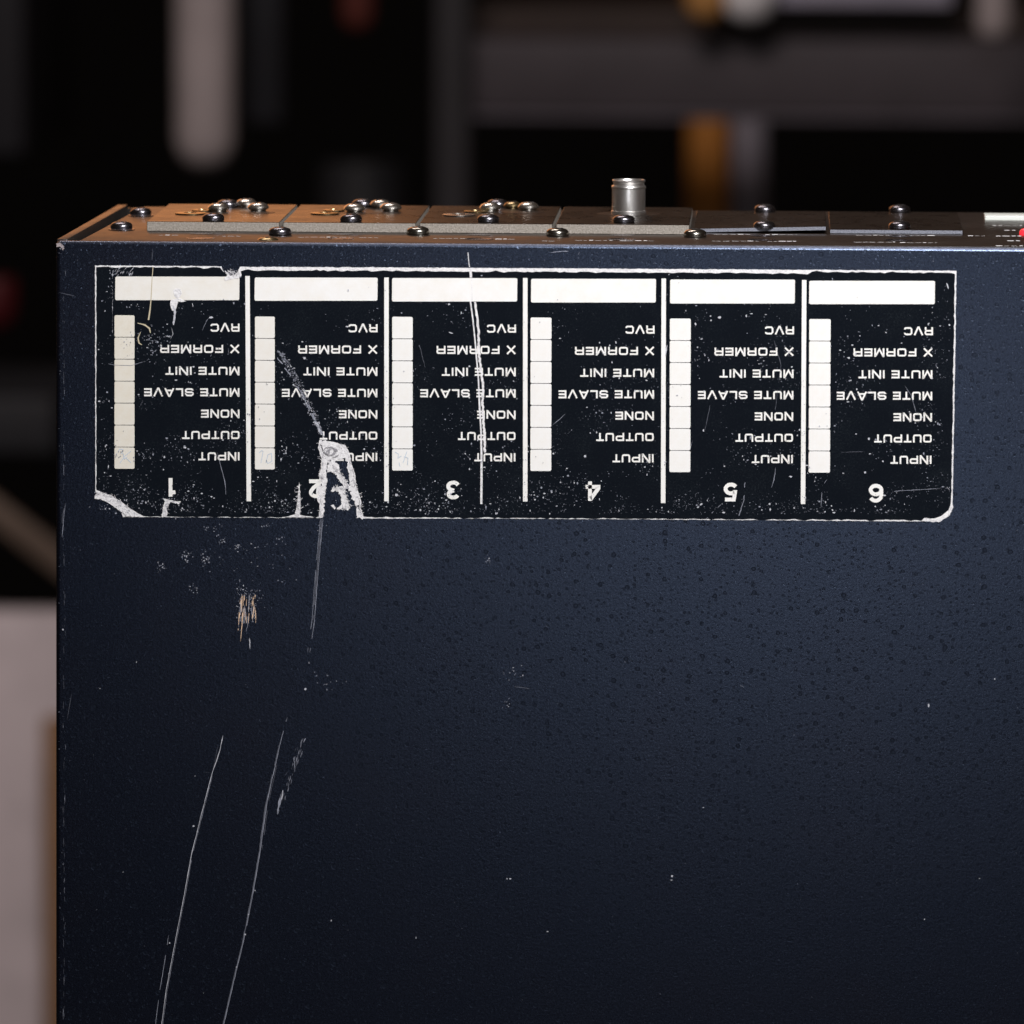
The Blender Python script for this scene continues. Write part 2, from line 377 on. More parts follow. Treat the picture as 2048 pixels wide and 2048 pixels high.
for i in range(0, 216):
    x = 193+i*8-random.random()*2
    if x > 1909: break
    t = topedge(x)
    th = 3.0 if x < 480 else (7.5 if x < 1620 else 4)
    th += 2.6*noise.noise(Vector((x*.045, 1, 0)))+1.8*noise.noise(Vector((x*.2, 4, 0)))+random.uniform(-.9, .9)
    if 445 < x < 480: th = 24-abs(x-463)*.8
    pr.append((x, t+max(1.4, th)))
for y in range(548, 1010, 7): pr.append((1910.3-(y-541)*.0165-.2+1.2*noise.noise(Vector((3, y*.08, 0)))+random.uniform(-.7,.7), y))
pr += [(1901,1010),(1897,1020),(1890,1026),(1882,1032),(1868,1038)]
x = 1850
bot = lambda x: 1034+(x-190)*.0055
nb = [(638,1033),(639,1003),(632,985),(637,965),(641,942),(643,916),(636,895),(639,880),(650,881.5),(671,885),(691,890),(699,907),(703,928),(710,947),(713,975),(719,990),(723,1005),(721,1015),(727,1033)]
while x > 735:
    pr.append((x, bot(x)-2.6+2.2*noise.noise(Vector((x*.06, 9, 0)))+random.uniform(-1, 1))); x -= 7
pr += rag(nb[::-1], 1.3, 4, closed=False, seed=8)
for x in range(630, 285, -7):
    b = bot(x)-1.6+random.uniform(-.8,.8)
    if 560 < x < 630: b -= 6*math.exp(-((x-596)/18)**2)
    pr.append((x, b))
pr += rag([(283,1030),(262,1018),(240,1002),(222,990),(205,985),(193,980)], 1.2, 5, closed=False, seed=5)
for y in range(972, 540, -8): pr.append((192.6+random.uniform(-.5,.6)+.8*noise.noise(Vector((7, y*.1, 0))), y))
fl = Flat(); fl.poly(pr, .20); fl.build('black_print', m_print, sticker)

# white print
def rect(name, x0, x1, y0, y1, m, dx=0, y=.24):
    f_ = Flat(); r = 2.0
    pts = [(x0+r,y0),(x1-r,y0+.3),(x1,y0+r),(x1-dx,y1-r),(x1-dx-r,y1),(x0-dx+r,y1),(x0-dx,y1-r),(x0,y0+r)]
    f_.poly(pts, y); return f_.build(name, m, sticker)
fields = [(230.8,479,553,600.3),(509.5,755.3,555,601.5),(784.4,1034.7,556,603),(1062.4,1312,557.5,605),(1340.5,1590,559,607),(1618.6,1870,561.5,608.3)]
for i, (a, b, c, d) in enumerate(fields): rect('name_field', a, b, c, d, m_pale if i == 0 else m_white, .5)
strips = [(229,269,630.4,938),(510,549.5,633,939.4),(784.4,825.4,633.5,941.6),(1061.2,1103,635,942.5),(1339.8,1381.6,637,944.8),(1618.6,1661.4,638,945.8)]
for i, (a, b, c, d) in enumerate(strips):
    st = (d-c)/7
    for q in range(7):
        dx = (0 if i < 3 else (i-2)*.5)
        rect('check_box', a-dx*q/7, b-dx*q/7, c+q*st+(.55 if q else 0), c+(q+1)*st-.55, m_cream if i == 0 else (m_pale if i == 1 else m_white), dx/7)
divs = [(495,497.7,552,1002.5),(773,773,555,1002.5),(1050.5,1050.5,556,1003),(1327.5,1326.3,557,1006),(1608.5,1606,560,1008)]
for a, b, c, d in divs:
    fl = Flat(); fl.rib([(a, c), (b, d)], 9, .24); fl.build('divider_line', m_white, sticker)

# stroke lettering: (width, strokes); stroke = (points, closed)
t_ = .215; h = t_/2; A_ = 1-h; r_ = .16
def rr(x0, x1, y0, y1, r=r_): return [(x0+r,y0),(x1-r,y0),(x1-r*.3,y0+r*.3),(x1,y0+r),(x1,y1-r),(x1-r*.3,y1-r*.3),(x1-r,y1),(x0+r,y1),(x0+r*.3,y1-r*.3),(x0,y1-r),(x0,y0+r),(x0+r*.3,y0+r*.3)]
w_ = 1.12; W1 = w_-h
G = {
 'O': (w_, [(rr(h,W1,h,A_), True)]),
 'U': (w_, [([(h,1),(h,h+r_),(h+r_*.3,h+r_*.3),(h+r_,h),(W1-r_,h),(W1-r_*.3,h+r_*.3),(W1,h+r_),(W1,1)], False)]),
 'T': (1.0, [([(0,A_),(1.0,A_)], False), ([(.5,0),(.5,A_-h)], False)]),
 'I': (t_, [([(h,0),(h,1)], False)]),
 'N': (w_, [([(h,0),(h,.97),(h+.04,.97),(W1-.04,.03),(W1,.03),(W1,1)], False)]),
 'P': (w_, [([(h,0),(h,A_),(W1-r_,A_),(W1-r_*.3,A_-r_*.3),(W1,A_-r_),(W1,.42+r_),(W1-r_*.3,.42+r_*.3),(W1-r_,.42),(h+h,.42)], False)]),
 'R': (w_, [([(h,0),(h,A_),(W1-r_,A_),(W1-r_*.3,A_-r_*.3),(W1,A_-r_),(W1,.46+r_),(W1-r_*.3,.46+r_*.3),(W1-r_,.46),(h+h,.46)], False), ([(W1-.02,.38),(W1-.02,0)], False)]),
 'M': (1.25, [([(h,0),(h,.96),(h+.05,.96),(.625,.12),(1.25-h-.05,.96),(1.25-h,.96),(1.25-h,0)], False)]),
 'E': (1.0, [([(1.0,A_),(h,A_),(h,h),(1.0,h)], False), ([(t_,.5),(.97,.5)], False)]),
 'F': (1.0, [([(1.0,A_),(h,A_),(h,0)], False), ([(t_,.48),(.9,.48)], False)]),
 'L': (.95, [([(h,1),(h,h),(.95,h)], False)]),
 'S': (w_, [([(W1,.74),(W1,A_-r_),(W1-r_,A_),(h+r_,A_),(h,A_-r_*.8),(h,.5+r_*.7),(h+r_,.5),(W1-r_,.5),(W1,.5-r_*.7),(W1,h+r_*.8),(W1-r_,h),(h+r_,h),(h,h+r_),(h,.27)], False)]),
 'A': (1.2, [([(.06,0),(.55,.97),(.65,.97),(1.14,0)], False), ([(.28,.28),(.92,.28)], False)]),
 'V': (1.2, [([(.06,1),(.55,.03),(.65,.03),(1.14,1)], False)]),
 'C': (w_, [([(W1,.70),(W1,A_-r_),(W1-r_*.3,A_-r_*.3),(W1-r_,A_),(h+r_,A_),(h,A_-r_),(h,h+r_),(h+r_,h),(W1-r_,h),(W1-r_*.3,h+r_*.3),(W1,h+r_),(W1,.30)], False)]),
 'X': (1.15, [([(.08,0),(1.07,1)], False), ([(.08,1),(1.07,0)], False)]),
}
def arc(cx, cy, rx, ry, a0, a1, n=12):
    return [(cx+rx*math.cos(math.radians(a0+(a1-a0)*i/n)), cy+ry*math.sin(math.radians(a0+(a1-a0)*i/n))) for i in range(n+1)]
DG = {  # bold figures, stroke .21
 '1': (.62, [([(.40,0),(.40,.98)], False), ([(.10,.74),(.30,.76),(.36,.84)], False)]),
 '2': (.76, [(arc(.38,.69,.27,.20,165,-25)+[(.52,.46),(.28,.26),(.14,.11),(.16,.105),(.74,.105)], False)]),
 '3': (.76, [(arc(.38,.72,.25,.175,160,-80)+[(.34,.53)], False), ([(.34,.535)]+arc(.38,.31,.27,.205,85,-160), False)]),
 '4': (.80, [([(.56,0),(.56,.92),(.52,.92),(.11,.36),(.11,.28),(.80,.28)], False)]),
 '5': (.76, [([(.68,.895),(.24,.895),(.18,.50),(.22,.50)]+arc(.38,.34,.27,.235,120,-150), False)]),
 '6': (.76, [(arc(.38,.33,.265,.225,0,345,22), True), ([(.115,.33)]+arc(.395,.60,.28,.29,180,30), False)]),
}
def line(text, xr, yc, width, H=16.2):
    tot = 0; gl = []
    for ch in text:
        if ch == ' ': tot += .62; continue
        g = G[ch]; gl.append((tot, g)); tot += g[0]+.22
    tot -= .22; sx = width/tot
    fl = Flat(); kk = 0
    for x0, (w, strokes) in gl:
        for pts, cl in strokes:
            P = [(xr-(x0+a)*sx, yc-H/2+b*H) for a, b in pts]
            fl.rib(P, t_*H*.95, .24+.006*(kk % 3), cl); kk += 1
    return fl.build('printed_word', m_white, sticker)
rows = [('RVC',655.3,58),('X FORMER',697.8,159),('MUTE INIT',741.6,148),('MUTE SLAVE',784.5,191),('NONE',827.3,77),('OUTPUT',870,115),('INPUT',912.6,82)]
cols = [(479,0),(755,1.2),(1032,2),(1309,4),(1588,5.5),(1866,7)]
for i, (xr, dy) in enumerate(cols):
    for tx, yc, w in rows: line(tx, xr-(yc-655)*.004*i*.6, yc+dy, w)
for ch, (cx, cy, wd_) in zip('123456', [(344,975,20),(632,977.5,29),(906.5,980,28.5),(1186,982,30),(1462,984,30.5),(1752,986.5,30.5)]):
    w, strokes = DG[ch]; fl = Flat(); H = 38; sx = wd_/w
    for q, (pts, cl) in enumerate(strokes):
        fl.rib([(cx+wd_/2-a*sx, cy-H/2+b*H) for a, b in pts], 7.6, .24+.008*q, cl)
    fl.build('printed_number', m_white, sticker)
# handwriting in the last boxes
ink = [([(236,905),(239,898),(246,899),(243,908)],), ([(240,926),(250,912),(262,902)], [(246,906),(249,918),(254,914)], [(252,916),(262,925)]),
       ([(518,906),(523,901),(527,903)], [(526,904),(522,926)], [(532,926),(536,909),(543,907),(544,922),(536,927),(532,920)]),
       ([(790,904),(797,908),(796,916),(803,912)], [(806,926),(814,903)], [(808,913),(816,916),(815,930)], [(798,925),(800,933)])]
q = 0
for grp in ink:
    for s_ in grp: fl = Flat(); fl.rib(s_, 1.5, .27+.004*(q % 5)); q += 1; fl.build('pen_stroke', m_ink, sticker)

# torn paper fibres over the bare patch
sc = Flat()
def scrap(pts, seed, amp=2.2, y=.30, step=2.4, spike=1.0): sc.poly(rag(pts, amp, step, seed=seed, spike=spike), y, depth=.12)
scrap([(641,884),(648,880),(660,885),(675,888),(690,893),(697,906),(700,922),(690,916),(676,919),(668,923),(656,921),(648,912),(645,898)], 11, 1.6, .34)
scrap([(648,912),(656,918),(654,935),(653,950),(654,965),(650,990),(649,1010),(646,1034),(639,1036),(639,1010),(634,996),(640,975),(645,962),(637,948),(644,935),(646,922)], 12, 2.4, .30)
scrap([(655,921),(670,922),(677,930),(680,945),(688,955),(694,966),(703,976),(706,982),(700,982),(690,974),(680,963),(670,950),(662,943),(655,945)], 13, 2.0, .32)
scrap([(690,912),(698,916),(702,930),(707,950),(710,975),(717,990),(719,1004),(716,1015),(727,1036),(715,1036),(711,1010),(704,994),(698,978),(699,962),(697,945),(695,930)], 14, 2.6, .31)
scrap([(667,975),(674,976),(684,972),(690,976),(693,990),(698,1008),(701,1016),(696,1021),(686,1015),(678,1020),(673,1018),(683,1008),(683,996),(676,983),(665,984),(661,982)], 15, 2.4, .33, spike=1.5)
scrap([(661,1011),(667,1009),(672,1016),(669,1019),(664,1013)], 16, .8, .30)
scrap([(191,984),(205,985),(222,992),(240,1004),(262,1020),(281,1031),(276,1034),(252,1032),(246,1026),(228,1014),(212,1003),(200,998),(189,997)], 17, 1.8, .31)
scrap([(449,541),(456,545),(462,552),(474,545),(481,540),(483,549),(478,556),(464,558),(452,562),(448,558),(454,550)], 18, 1.6, .32, spike=.6)
scrap([(325,997),(340,1000),(362,1003),(358,1008),(341,1004),(335,1012),(334,1034),(323,1034),(326,1015),(330,1003)], 19, 1.6, .31)
scrap([(598.5,965),(600,985),(601,1010),(600,1030),(610,1032),(630,1034),(570,1034),(590,1030),(594,1010)], 20, 1.0, .31, spike=.5)
scrap([(1905,1008),(1896,1026),(1882,1034),(1868,1037),(1848,1036),(1842,1042),(1878,1044),(1900,1030),(1907,1014)], 21, 1.2, .28, spike=.3)
scrap([(346,580),(352,577),(361,578),(364,586),(360,594),(355,599),(349,592)], 31, 1.0, .27, spike=.3)
scrap([(341,601),(350,598),(362,597),(372,603),(364,604),(356,603),(354,612),(350,622),(344,621),(341,612)], 32, 1.0, .28, spike=.3)
sc.build('torn_paper_edges', m_paper, sticker, kind='stuff')
fb = Flat(); paths = [[(640,884),(646,920),(642,950),(648,985),(640,1020),(642,1034)], [(660,886),(690,894),(699,920),(708,960),(716,992),(722,1030)], [(658,925),(680,948),(700,978)], [(668,976),(690,980),(697,1014),(680,1018)], [(192,986),(225,993),(262,1022)], [(334,999),(329,1034)], [(598,970),(599,1030)], [(452,545),(480,546)]]
for q in range(420):
    P = random.choice(paths[:4]+paths); i = random.randrange(len(P)-1); t = random.random(); x = P[i][0]+(P[i+1][0]-P[i][0])*t+random.gauss(0, 2.6); y = P[i][1]+(P[i+1][1]-P[i][1])*t+random.gauss(0, 1.5)
    a = random.uniform(0, 6.28); L = random.uniform(2.5, 8.5); b_ = a+random.uniform(-.7, .7)
    fb.rib([(x, y), (x+L*.5*math.cos(a), y+L*.5*math.sin(a)), (x+L*.5*math.cos(a)+L*.5*math.cos(b_), y+L*.5*math.sin(a)+L*.5*math.sin(b_))], [.9, .8, .25], .36+.002*(q % 60), m=0 if random.random() < .7 else 1)
fb.build('paper_fibres', [m_paper, mat('grey_fibre', (.34, .33, .36), .9)], sticker, kind='stuff')
f_ = Flat()  # paper curls drawn over the knot of fibres, sheen-free grey folds
for q in range(26):
    a = random.uniform(0, 6.28); r = random.uniform(3, 15); cx, cy = 664, 903
    P = [(cx+r*1.15*math.cos(a+t*.22), cy+r*.75*math.sin(a+t*.22)) for t in range(6)]
    f_.rib(P, [.4, 1.2, 1.6, 1.5, 1.0, .3], .50+.004*q, m=0)
f_.build('paper_fold_lines', mat('paper_fold_grey', (.30, .29, .31), .9), sticker, kind='stuff')

# crack running down column three
cr_ = Flat()
cr_.rib([(936,505),(937,520),(939,534)], 1.6, .06)
cr_.rib([(941,541),(942,555)], 5, .26); cr_.rib([(941,603),(946,640),(950,680),(953,715),(957,760),(959,810),(962,860),(963,910),(963,960),(962.5,1008)], [3,2.6,2.6,3,2.6,3.6,3,4.2,4.4,4.2], .26)
R_ = rag([(950,604),(953,625),(957,660),(958,700),(961,735),(966,765),(965,790),(966,830),(969,880),(970,905)], 2.2, 4, closed=False, seed=30)
cr_.rib(R_, [max(1.2, 4.4+2.4*noise.noise(Vector((i*.7, 2, 0)))) for i in range(len(R_))], .268)
cr_.rib([(943,556),(944,580),(944,602)], 1.0, .262)
o = cr_.build('crack', m_paper, sticker); 
# yellowish scratch and squiggle in column one
y_ = Flat()
y_.rib([(306,534),(304,560),(302,600),(300,620),(297,640)], [1.2,1.6,1.8,2.6,3.2], .27)
y_.rib([(275,646),(290,650),(299,657),(301,666)], [1,3.0,3,1.5], .272)
y_.rib([(281,664),(276,676),(278,686),(284,690)], [1,2.5,2.5,1], .272)
y_.build('yellowed_scratch', m_yel, sticker)

# scratches
s1 = Flat(); kk = [0]
def scr(pts, w, m, rough=.5, gap=0, seg=9, y=.30, n=None):
    P = rag(pts, rough, seg, closed=False, seed=kk[0]); kk[0] += 1
    yy = y+.003*(kk[0] % 17)
    run = []
    for i, p in enumerate(P):
        ww = .72*w*(.45+1.0*abs(noise.noise(Vector((p[0]*.11, p[1]*.07, kk[0])))))
        if i in (0, len(P)-1): ww *= .25
        if gap and random.random() < gap:
            if len(run) > 1: s1.rib([a for a, _ in run], [b for _, b in run], yy, m=m)
            run = []
        else: run.append((p, ww))
    if len(run) > 1: s1.rib([a for a, _ in run], [b for _, b in run], yy, m=m)
L1 = [(446,1471),(440,1500),(423,1551),(404,1624),(382.5,1711),(369,1787),(347,1901),(332,1982),(322,2060)]
scr(L1, 2.4, 0, .4); scr([(a+2.2, b) for a, b in L1[2:]], 1.2, 1, .4, .1)
scr([(337,1870),(330,1920),(318,1990),(310,2060)], 1.8, 1, .5, .1); scr([(436,1490),(426,1540),(421,1552)], 1, 2); scr([(407,1544),(420,1545)], 1.2, 1)
L2 = [(575,1434),(562,1480),(553,1521),(534.5,1602),(521,1700),(507,1781),(488,1879),(472,1944),(445,2060)]
scr(L2, 2.4, 1, .5, .05); scr([(a-4, b+10) for a, b in L2[1:]], 2.2, 2, .6, .1); scr([(a+3, b) for a, b in L2[1:5]], 1.6, 2, .5, .1)
scr([(a-1.5, b) for a, b in L2[3:]], 3.6, 2, .5)
L3 = [(646,1036),(641,1090),(634,1170),(629,1240),(620,1305)]
scr(L3, 1.8, 1, .5, .03); scr([(a-5, b) for a, b in L3], 1.4, 1, .5, .1); scr([(a-2.5, b) for a, b in L3[:4]], 3, 2, .5, .1)
scr([(556,700),(590,745),(612,780),(626,818),(640,850),(646,872)], 4, 2, 2.5, .25, 4); scr([(552,712),(582,752),(606,790),(622,828),(632,850)], 4, 1, 2, .25, 4); scr([(600,780),(616,806),(630,840),(638,862)], 5, 1, 1.5, .2, 4)
scr([(628,842),(636,850),(641,866)], 9, 0, 1.5, 0, 4)
scr([(196,722),(228,730),(262,731),(292,722)], 1.6, 1, .5, .2); scr([(435,905),(441,930),(450,965),(452,990)], 1.8, 1, .8, .2); scr([(404,662),(414,640),(424,632)], 1.6, 1, .5, .3)
scr([(346,610),(350,625),(347,650)], 9, 0, 1.5, 0, 5); scr([(343,655),(346,668),(341,678)], 2, 0, .8); scr([(331,672),(341,674)], 4, 0, .6, 0, 3); scr([(384,600),(386,617)], 3, 0, .6, .2, 3)
scr([(829,677),(838,690),(842,700),(850,735)], 1.8, 2, .8, .2); scr([(1105,850),(1120,838),(1130,828)], 1.6, 1, .5)
scr([(1334,690),(1331,712)], 6, 0, .8); scr([(1893,566),(1897,578)], 5.5, 0, .5, 0, 4); scr([(897,664),(906,667)], 4.5, 0, .3, 0, 4)
scr([(1443,1008),(1412,1038)], 1.6, 1, .8, .2, 5); scr([(1490,960),(1488,1000),(1480,1025),(1476,1038)], 2.4, 1, .8, .2, 5); scr([(1551,935),(1548,960),(1543,975)], 2, 1, .5)
scr([(1768,984),(1810,981),(1880,977)], 1.6, 1, .5, .15); scr([(1894,974),(1899,980)], 5, 0, .5, 0, 4); scr([(1810,772),(1822,790),(1832,825)], 1.6, 1, .6, .2); scr([(1642,1015),(1644,975),(1654,958)], 1.8, 1, .6, .2)
scr([(1548,680),(1562,730),(1553,800),(1546,850)], 1.4, 2, .8, .2); scr([(1420,810),(1412,850),(1400,890)], 1.6, 2, .8, .2); scr([(1302,880),(1312,882)], 1.2, 1)
scr([(1655,905),(1730,903)], 1.2, 2, .8, .3); scr([(1385,880),(1380,900)], 1.4, 1)
scr([(1101,505.5),(1112,503.5),(1137,502.5)], 2.6, 1, .5, 0, 4); scr([(305,498),(304,520)], 2, 2); scr([(672,500),(664,515)], 1.5, 2)
scr([(131,1005),(127,1040),(124,1075)], 1.4, 1, .6, .1); scr([(143,1388),(134,1440)], 1.2, 2, .5); scr([(1140,862),(1134,870)], 1.2, 1); scr([(118,585),(150,592)], 1.4, 2)
scr([(1003,1338),(1024,1372),(1060,1378)], 2, 2, 1.5, .35, 5); scr([(1005,1412),(1018,1404)], 2, 2, 1, .3, 4); scr([(975,1112),(981,1130)], 1.5, 2, 1, .3, 4)
scr([(1476,1368),(1496,1379)], 1.2, 1, .6, .2, 4)
for q in range(90):   # cover's left rolled edge: rubbed marks
    y0 = random.uniform(520, 2040); x = 128+random.gauss(0, 1.6); scr([(x, y0), (x+random.uniform(-.5,.5), y0+random.uniform(5, 26))], 1.2, random.choice((1,2,2)), .4, .15, 5)
for q in range(52):   # tan streaked scuff
    x = random.choice((480,484,490,493,499,505,509))+random.gauss(0, 1.3); y0 = random.uniform(1185, 1235); y1 = y0+random.uniform(10, 50 if x < 500 else 20)
    scr([(x, y0), (x-(y1-y0)*.06, y1)], random.uniform(1.2, 2.6), 3 if random.random() < .55 else random.choice((0, 1)), .5, .12, 4)
scr([(487,1215),(484,1250),(481,1283)], 2.6, 3, .4); scr([(499,1276),(500,1298)], 4.5, 0, .8, 0, 4); scr([(510,1215),(512,1240)], 3.2, 3, .8)
for q in range(60):   # broken smear right of scratch two
    t = random.random(); x = 608-52*t+random.gauss(0, 3); y0 = 1475+150*t
    scr([(x, y0), (x-random.uniform(1,4), y0+random.uniform(4,12))], random.uniform(1.2, 3.2), random.choice((1,2,2,2)), .8, 0, 3)
scr([(566,1580),(563,1600)], 5, 0, 1, 0, 4); scr([(561,1592),(555,1628)], 6, 1, 1, 0, 4)
for q in range(30):   # hatch near the label's upper left corner
    x = random.uniform(226, 268); y0 = random.uniform(533, 549)
    scr([(x, y0), (x-4, y0+5)], 1.8, 0 if random.random() < .6 else 1, .4, 0, 3)
y0 = 533
while y0 < 660:
    scr([(225+random.gauss(0,.6), y0), (225, y0+random.uniform(3, 7))], 2.6 if y0 < 620 else 1.6, 0, .8, 0, 3); y0 += random.uniform(5, 10)
s1.build('scratches', [*m_sc, m_tan], cover, kind='stuff')

# specks: chips in print and paint
sp = Flat()
def speck(x, y, r, m, Y=None):
    n = random.choice((4, 5, 6)); a0 = random.random()*6; e = random.uniform(.6, 1.5)
    P = [(x+r*e*random.uniform(.6,1.3)*math.cos(a0+6.283*i/n), y+r/e*random.uniform(.6,1.3)*math.sin(a0+6.283*i/n)) for i in range(n)]
    sp.add(P, [tuple(range(n))], Y if Y else .36+.0005*random.randrange(60), m)
def lab(x, y): return 195 < x < 1900 and 545 < y < 1028
def torn(x, y):
    if any(a < x < b and c < y < d for a, b, c, d in fields+strips) and random.random() < .9: return True
    return 630 < x < 728 and 880 < y < 1036
c = 0
while c < 4300:
    x = random.uniform(195, 1900); y = 545+483*random.random()**.6
    dens = noise.noise(Vector((x*.012, y*.015, 3)))*1.5+.18
    dens += .75*max(0, (y-925)/100)*(1 if x < 1150 else .45)
    if x < 215 or y > 1010: dens += .2
    if random.random() > dens or torn(x, y): continue
    c += 1; s = random.random()
    speck(x, y, random.uniform(.45, 1.0) if s < .9 else random.uniform(1.0, 2.2), 2 if s < .62 else (1 if s < .93 else 0))
def cluster(cx, cy, sx, sy, n, r=(.5, 1.4), ms=(0, 1, 1, 2)):
    for _ in range(n): speck(random.gauss(cx, sx), random.gauss(cy, sy), random.uniform(*r), random.choice(ms))
for a in [(372,1111,8,6,26),(410,1118,6,7,26),(322,1133,6,5,16),(388,1173,6,8,14),(446,1083,6,4,14),(476,1094,5,4,12),(562,1081,6,4,10),(420,1058,9,4,14),(530,1052,6,3,8),
          (490,1180,12,8,34),(510,1205,9,14,30),(484,1225,7,18,26),(478,1110,40,26,22),(560,1120,22,20,16),(660,1358,20,14,14),(1022,1345,12,9,12),(1010,1408,8,6,9),(975,1118,5,5,7),
          (238,905,8,7,16),(290,905,14,9,14),(300,918,12,4,10),(296,720,5,3,4),(255,690,20,22,14),(300,685,16,16,30),(328,680,10,22,12),(222,560,3,20,12),(262,614,10,6,8),
          (566,745,10,30,20),(1520,725,8,8,14),(1585,705,10,6,16),(1395,720,8,20,10),(640,1052,5,8,8),(124,495,5,4,8),(850,1010,60,10,60),(300,1000,40,15,50),(560,1005,30,15,40),(800,990,16,14,30)]: cluster(*a)
for q in range(420):
    t = random.random(); x = 556+90*t**.85; y = 700+175*t; g = 2+5*t*(1-t)*2
    speck(random.gauss(x, g), random.gauss(y, g*.6), random.uniform(.4, 1.5), random.choice((1, 2, 2)) if random.random() < .93-.3*t else 0)
cluster(310,690,14,18,26,(.7,2.0),(2,2,1)); cluster(360,650,60,50,14,(.5,1.1),(0,1))
for x, y, r in [(611,1378,2.6),(1857,1411,2.8),(1407,1615,1.6),(1014,1757,1.8),(1021,1757.5,2),(1344,1752,2.8),(1343,1760,1.6),(832,1876,1.8),(662.5,1841,1.5),(1989,1358,1.8),(1095,1863,1.6),(1959,1757,1.4),(1849,1839,1.4),
                (387,1652,2.0),(273,1324,1.4),(126,1259,1.6),(200,1377,1.2),(510,1781,1.6),(490,1869,2),(497,1829,1.4),(339,1886,2),(346,1909,1.2),(338,1947,1.6),(473,1934,1.4),(390,1552,1.2),(407,1986,1.2),(246,1744,1.1),
                (808,742,1.4),(564,745,2),(609,716,2.5),(422,635,3),(370,895,3),(430,910,1.6),(793,990,3.6),(1170,912,2.6),(1391,648,2.4),(1403,678,1.8),(1407,861,2.2),(1582,953,2.8),(1439,635,2.8),(1698,716,2.8),(1730,945,2.2),(1738,878,2.4),(1712,868,2),(1665,1020,2.2),(1668,1025,2.4),(1663,1012,1.6)]:
    speck(x, y, r, 0)
for _ in range(150): speck(random.uniform(135, 2040), random.uniform(1050, 2040), random.uniform(.3, .75), random.choice((1, 2, 2)))
for _ in range(70): speck(random.uniform(120, 2040), random.uniform(492, 528), random.uniform(.3, .9), random.choice((1, 2)))
for _ in range(46): speck(118+random.expovariate(.3)*.9, random.uniform(500, 2040), random.uniform(.3, .9), random.choice((1, 2, 2)))
sp.build('chips', m_sc, cover, kind='stuff')

# panel print: tiny broken legends lying on the connector panel
def legend(segs):
    for (u0, u1, vv) in segs:
        v, f = [], []
        u = u0
        while u < u1-3:
            w = random.uniform(6, 15); w = min(w, u1-u)
            a = onZ(u, vv, ZP+.03); b = onZ(u+w, vv+w*.0035, ZP+.03)
            hh = random.choice((.55, .55, 1.6)); o = len(v)
            v += [(a.x,a.y,ZP+.03),(b.x,b.y,ZP+.03),(b.x,b.y+hh,ZP+.03),(a.x,a.y+hh,ZP+.03)]; f.append((o, o+1, o+2, o+3)); u += w+random.uniform(2.5, 5)
        mesh_obj('panel_legend', v, f, m_txt, panel, v[0], smooth=None, kind='stuff')
legend([(318,356,470.5),(444,484,472.5)]); legend([(596,700,474.5),(718,760,475.5)]); legend([(867,980,477),(990,1034,478.5)])
legend([(1151,1225,481),(1240,1312,481.8),(1155,1226,467),(1244,1318,468)]); legend([(1424,1520,482.5),(1535,1592,483),(1428,1500,469),(1530,1594,469.5)])
legend([(1708,1790,484.5),(1800,1874,485.5),(1712,1790,470.8),(1800,1874,471.5)]); legend([(1936,1975,472),(1992,2046,472.5)]); legend([(1985,2044,451.5),(2009,2031,461),(2015,2040,482),(1992,2046,492)])
legend([(1084,1112,482.3)])

# ------------------------------------------------------------------ bench the unit stands on
bench = empty('workbench', (100, 0, -1310), 'dark workbench top under the rack unit', 'workbench'); BASE_OF[bench.name] = Vector((100, 0, -1310))
m_bench = mat('dark_bench', (.03, .027, .025), .6)
box('bench_top', -500, 800, -330, 330, -336, -300.6, m_bench, bench, bevel=2)
for x in (-470, 720):
    for y in (-300, 260): box('leg', x, x+50, y, y+50, -1310, -336.2, m_bench, bench, bevel=1)

# ------------------------------------------------------------------ blurred store shelves behind
def bgbox(name, u0, u1, v0, v1, Y, dep, m, parent=None, bevel=3, label=None, cat=None, group=None, kind=None):
    a = onY(u0, v0, Y); b = onY(u1, v1, Y)
    o = box(name, a.x, b.x, Y, Y+dep, b.z, a.z, m, parent, bevel=bevel, seg=3, smooth=True, org=(a.x, Y, b.z))
    if label: o['label'] = label
    if cat: o['category'] = cat
    return o
def bgtube(name, u, w, v0, v1, Y, m, label, cat):
    a = onY(u-w/2, v1, Y); b = onY(u+w/2, v1, Y); t = onY(u, v0, Y); r = (b.x-a.x)/2; c = (a+b)/2; H = t.z-c.z
    prof = [(.05*r, 0), (.5*r, .12*r), (.85*r, .45*r), (r, r), (r, H-.3*r), (.9*r, H)]
    o = lathe(name, prof, (c.x, Y+r, c.z), [m], None, 32); o['label'] = label; o['category'] = cat; return o
def soft(name, col, rough=.6, spec=.3):
    m = mat(name, col, rough, spec=spec); k = N(m); co = k.coord(); a = k.noise(co, .02, 3)
    k.l(k.mix(k.ramp(a, (.35, 0.0), (.7, 1.0)), col, tuple(c*.8 for c in col)), k.b.inputs['Base Color']); return m
b_grey = soft('shelf_grey', (.056, .047, .054)); b_dk = soft('post_dark', (.021, .019, .022)); b_white = soft('tube_white', (.36, .31, .31))
b_or = soft('orange_wood', (.62, .25, .05)); b_or2 = soft('amber', (.50, .25, .08)); b_lav = soft('grey_plastic', (.30, .28, .33)); b_red = soft('dull_red', (.085, .018, .013)); b_red2 = soft('bright_red', (.055, .001, .003))
b_box = soft('pale_box', (.66, .58, .60)); b_tan = soft('tan_wood', (.30, .17, .09)); b_beige = soft('beige_strap', (.13, .092, .07)); b_hi = soft('white_plastic', (.80, .78, .80))
Y = 2700
sh = empty('steel_shelf', (onY(1400, 60, Y).x, Y, -1310), 'dark grey steel shelf seen out of focus across the upper right', 'shelf'); BASE_OF[sh.name] = Vector((onY(1400, 60, Y).x, Y, -1310))
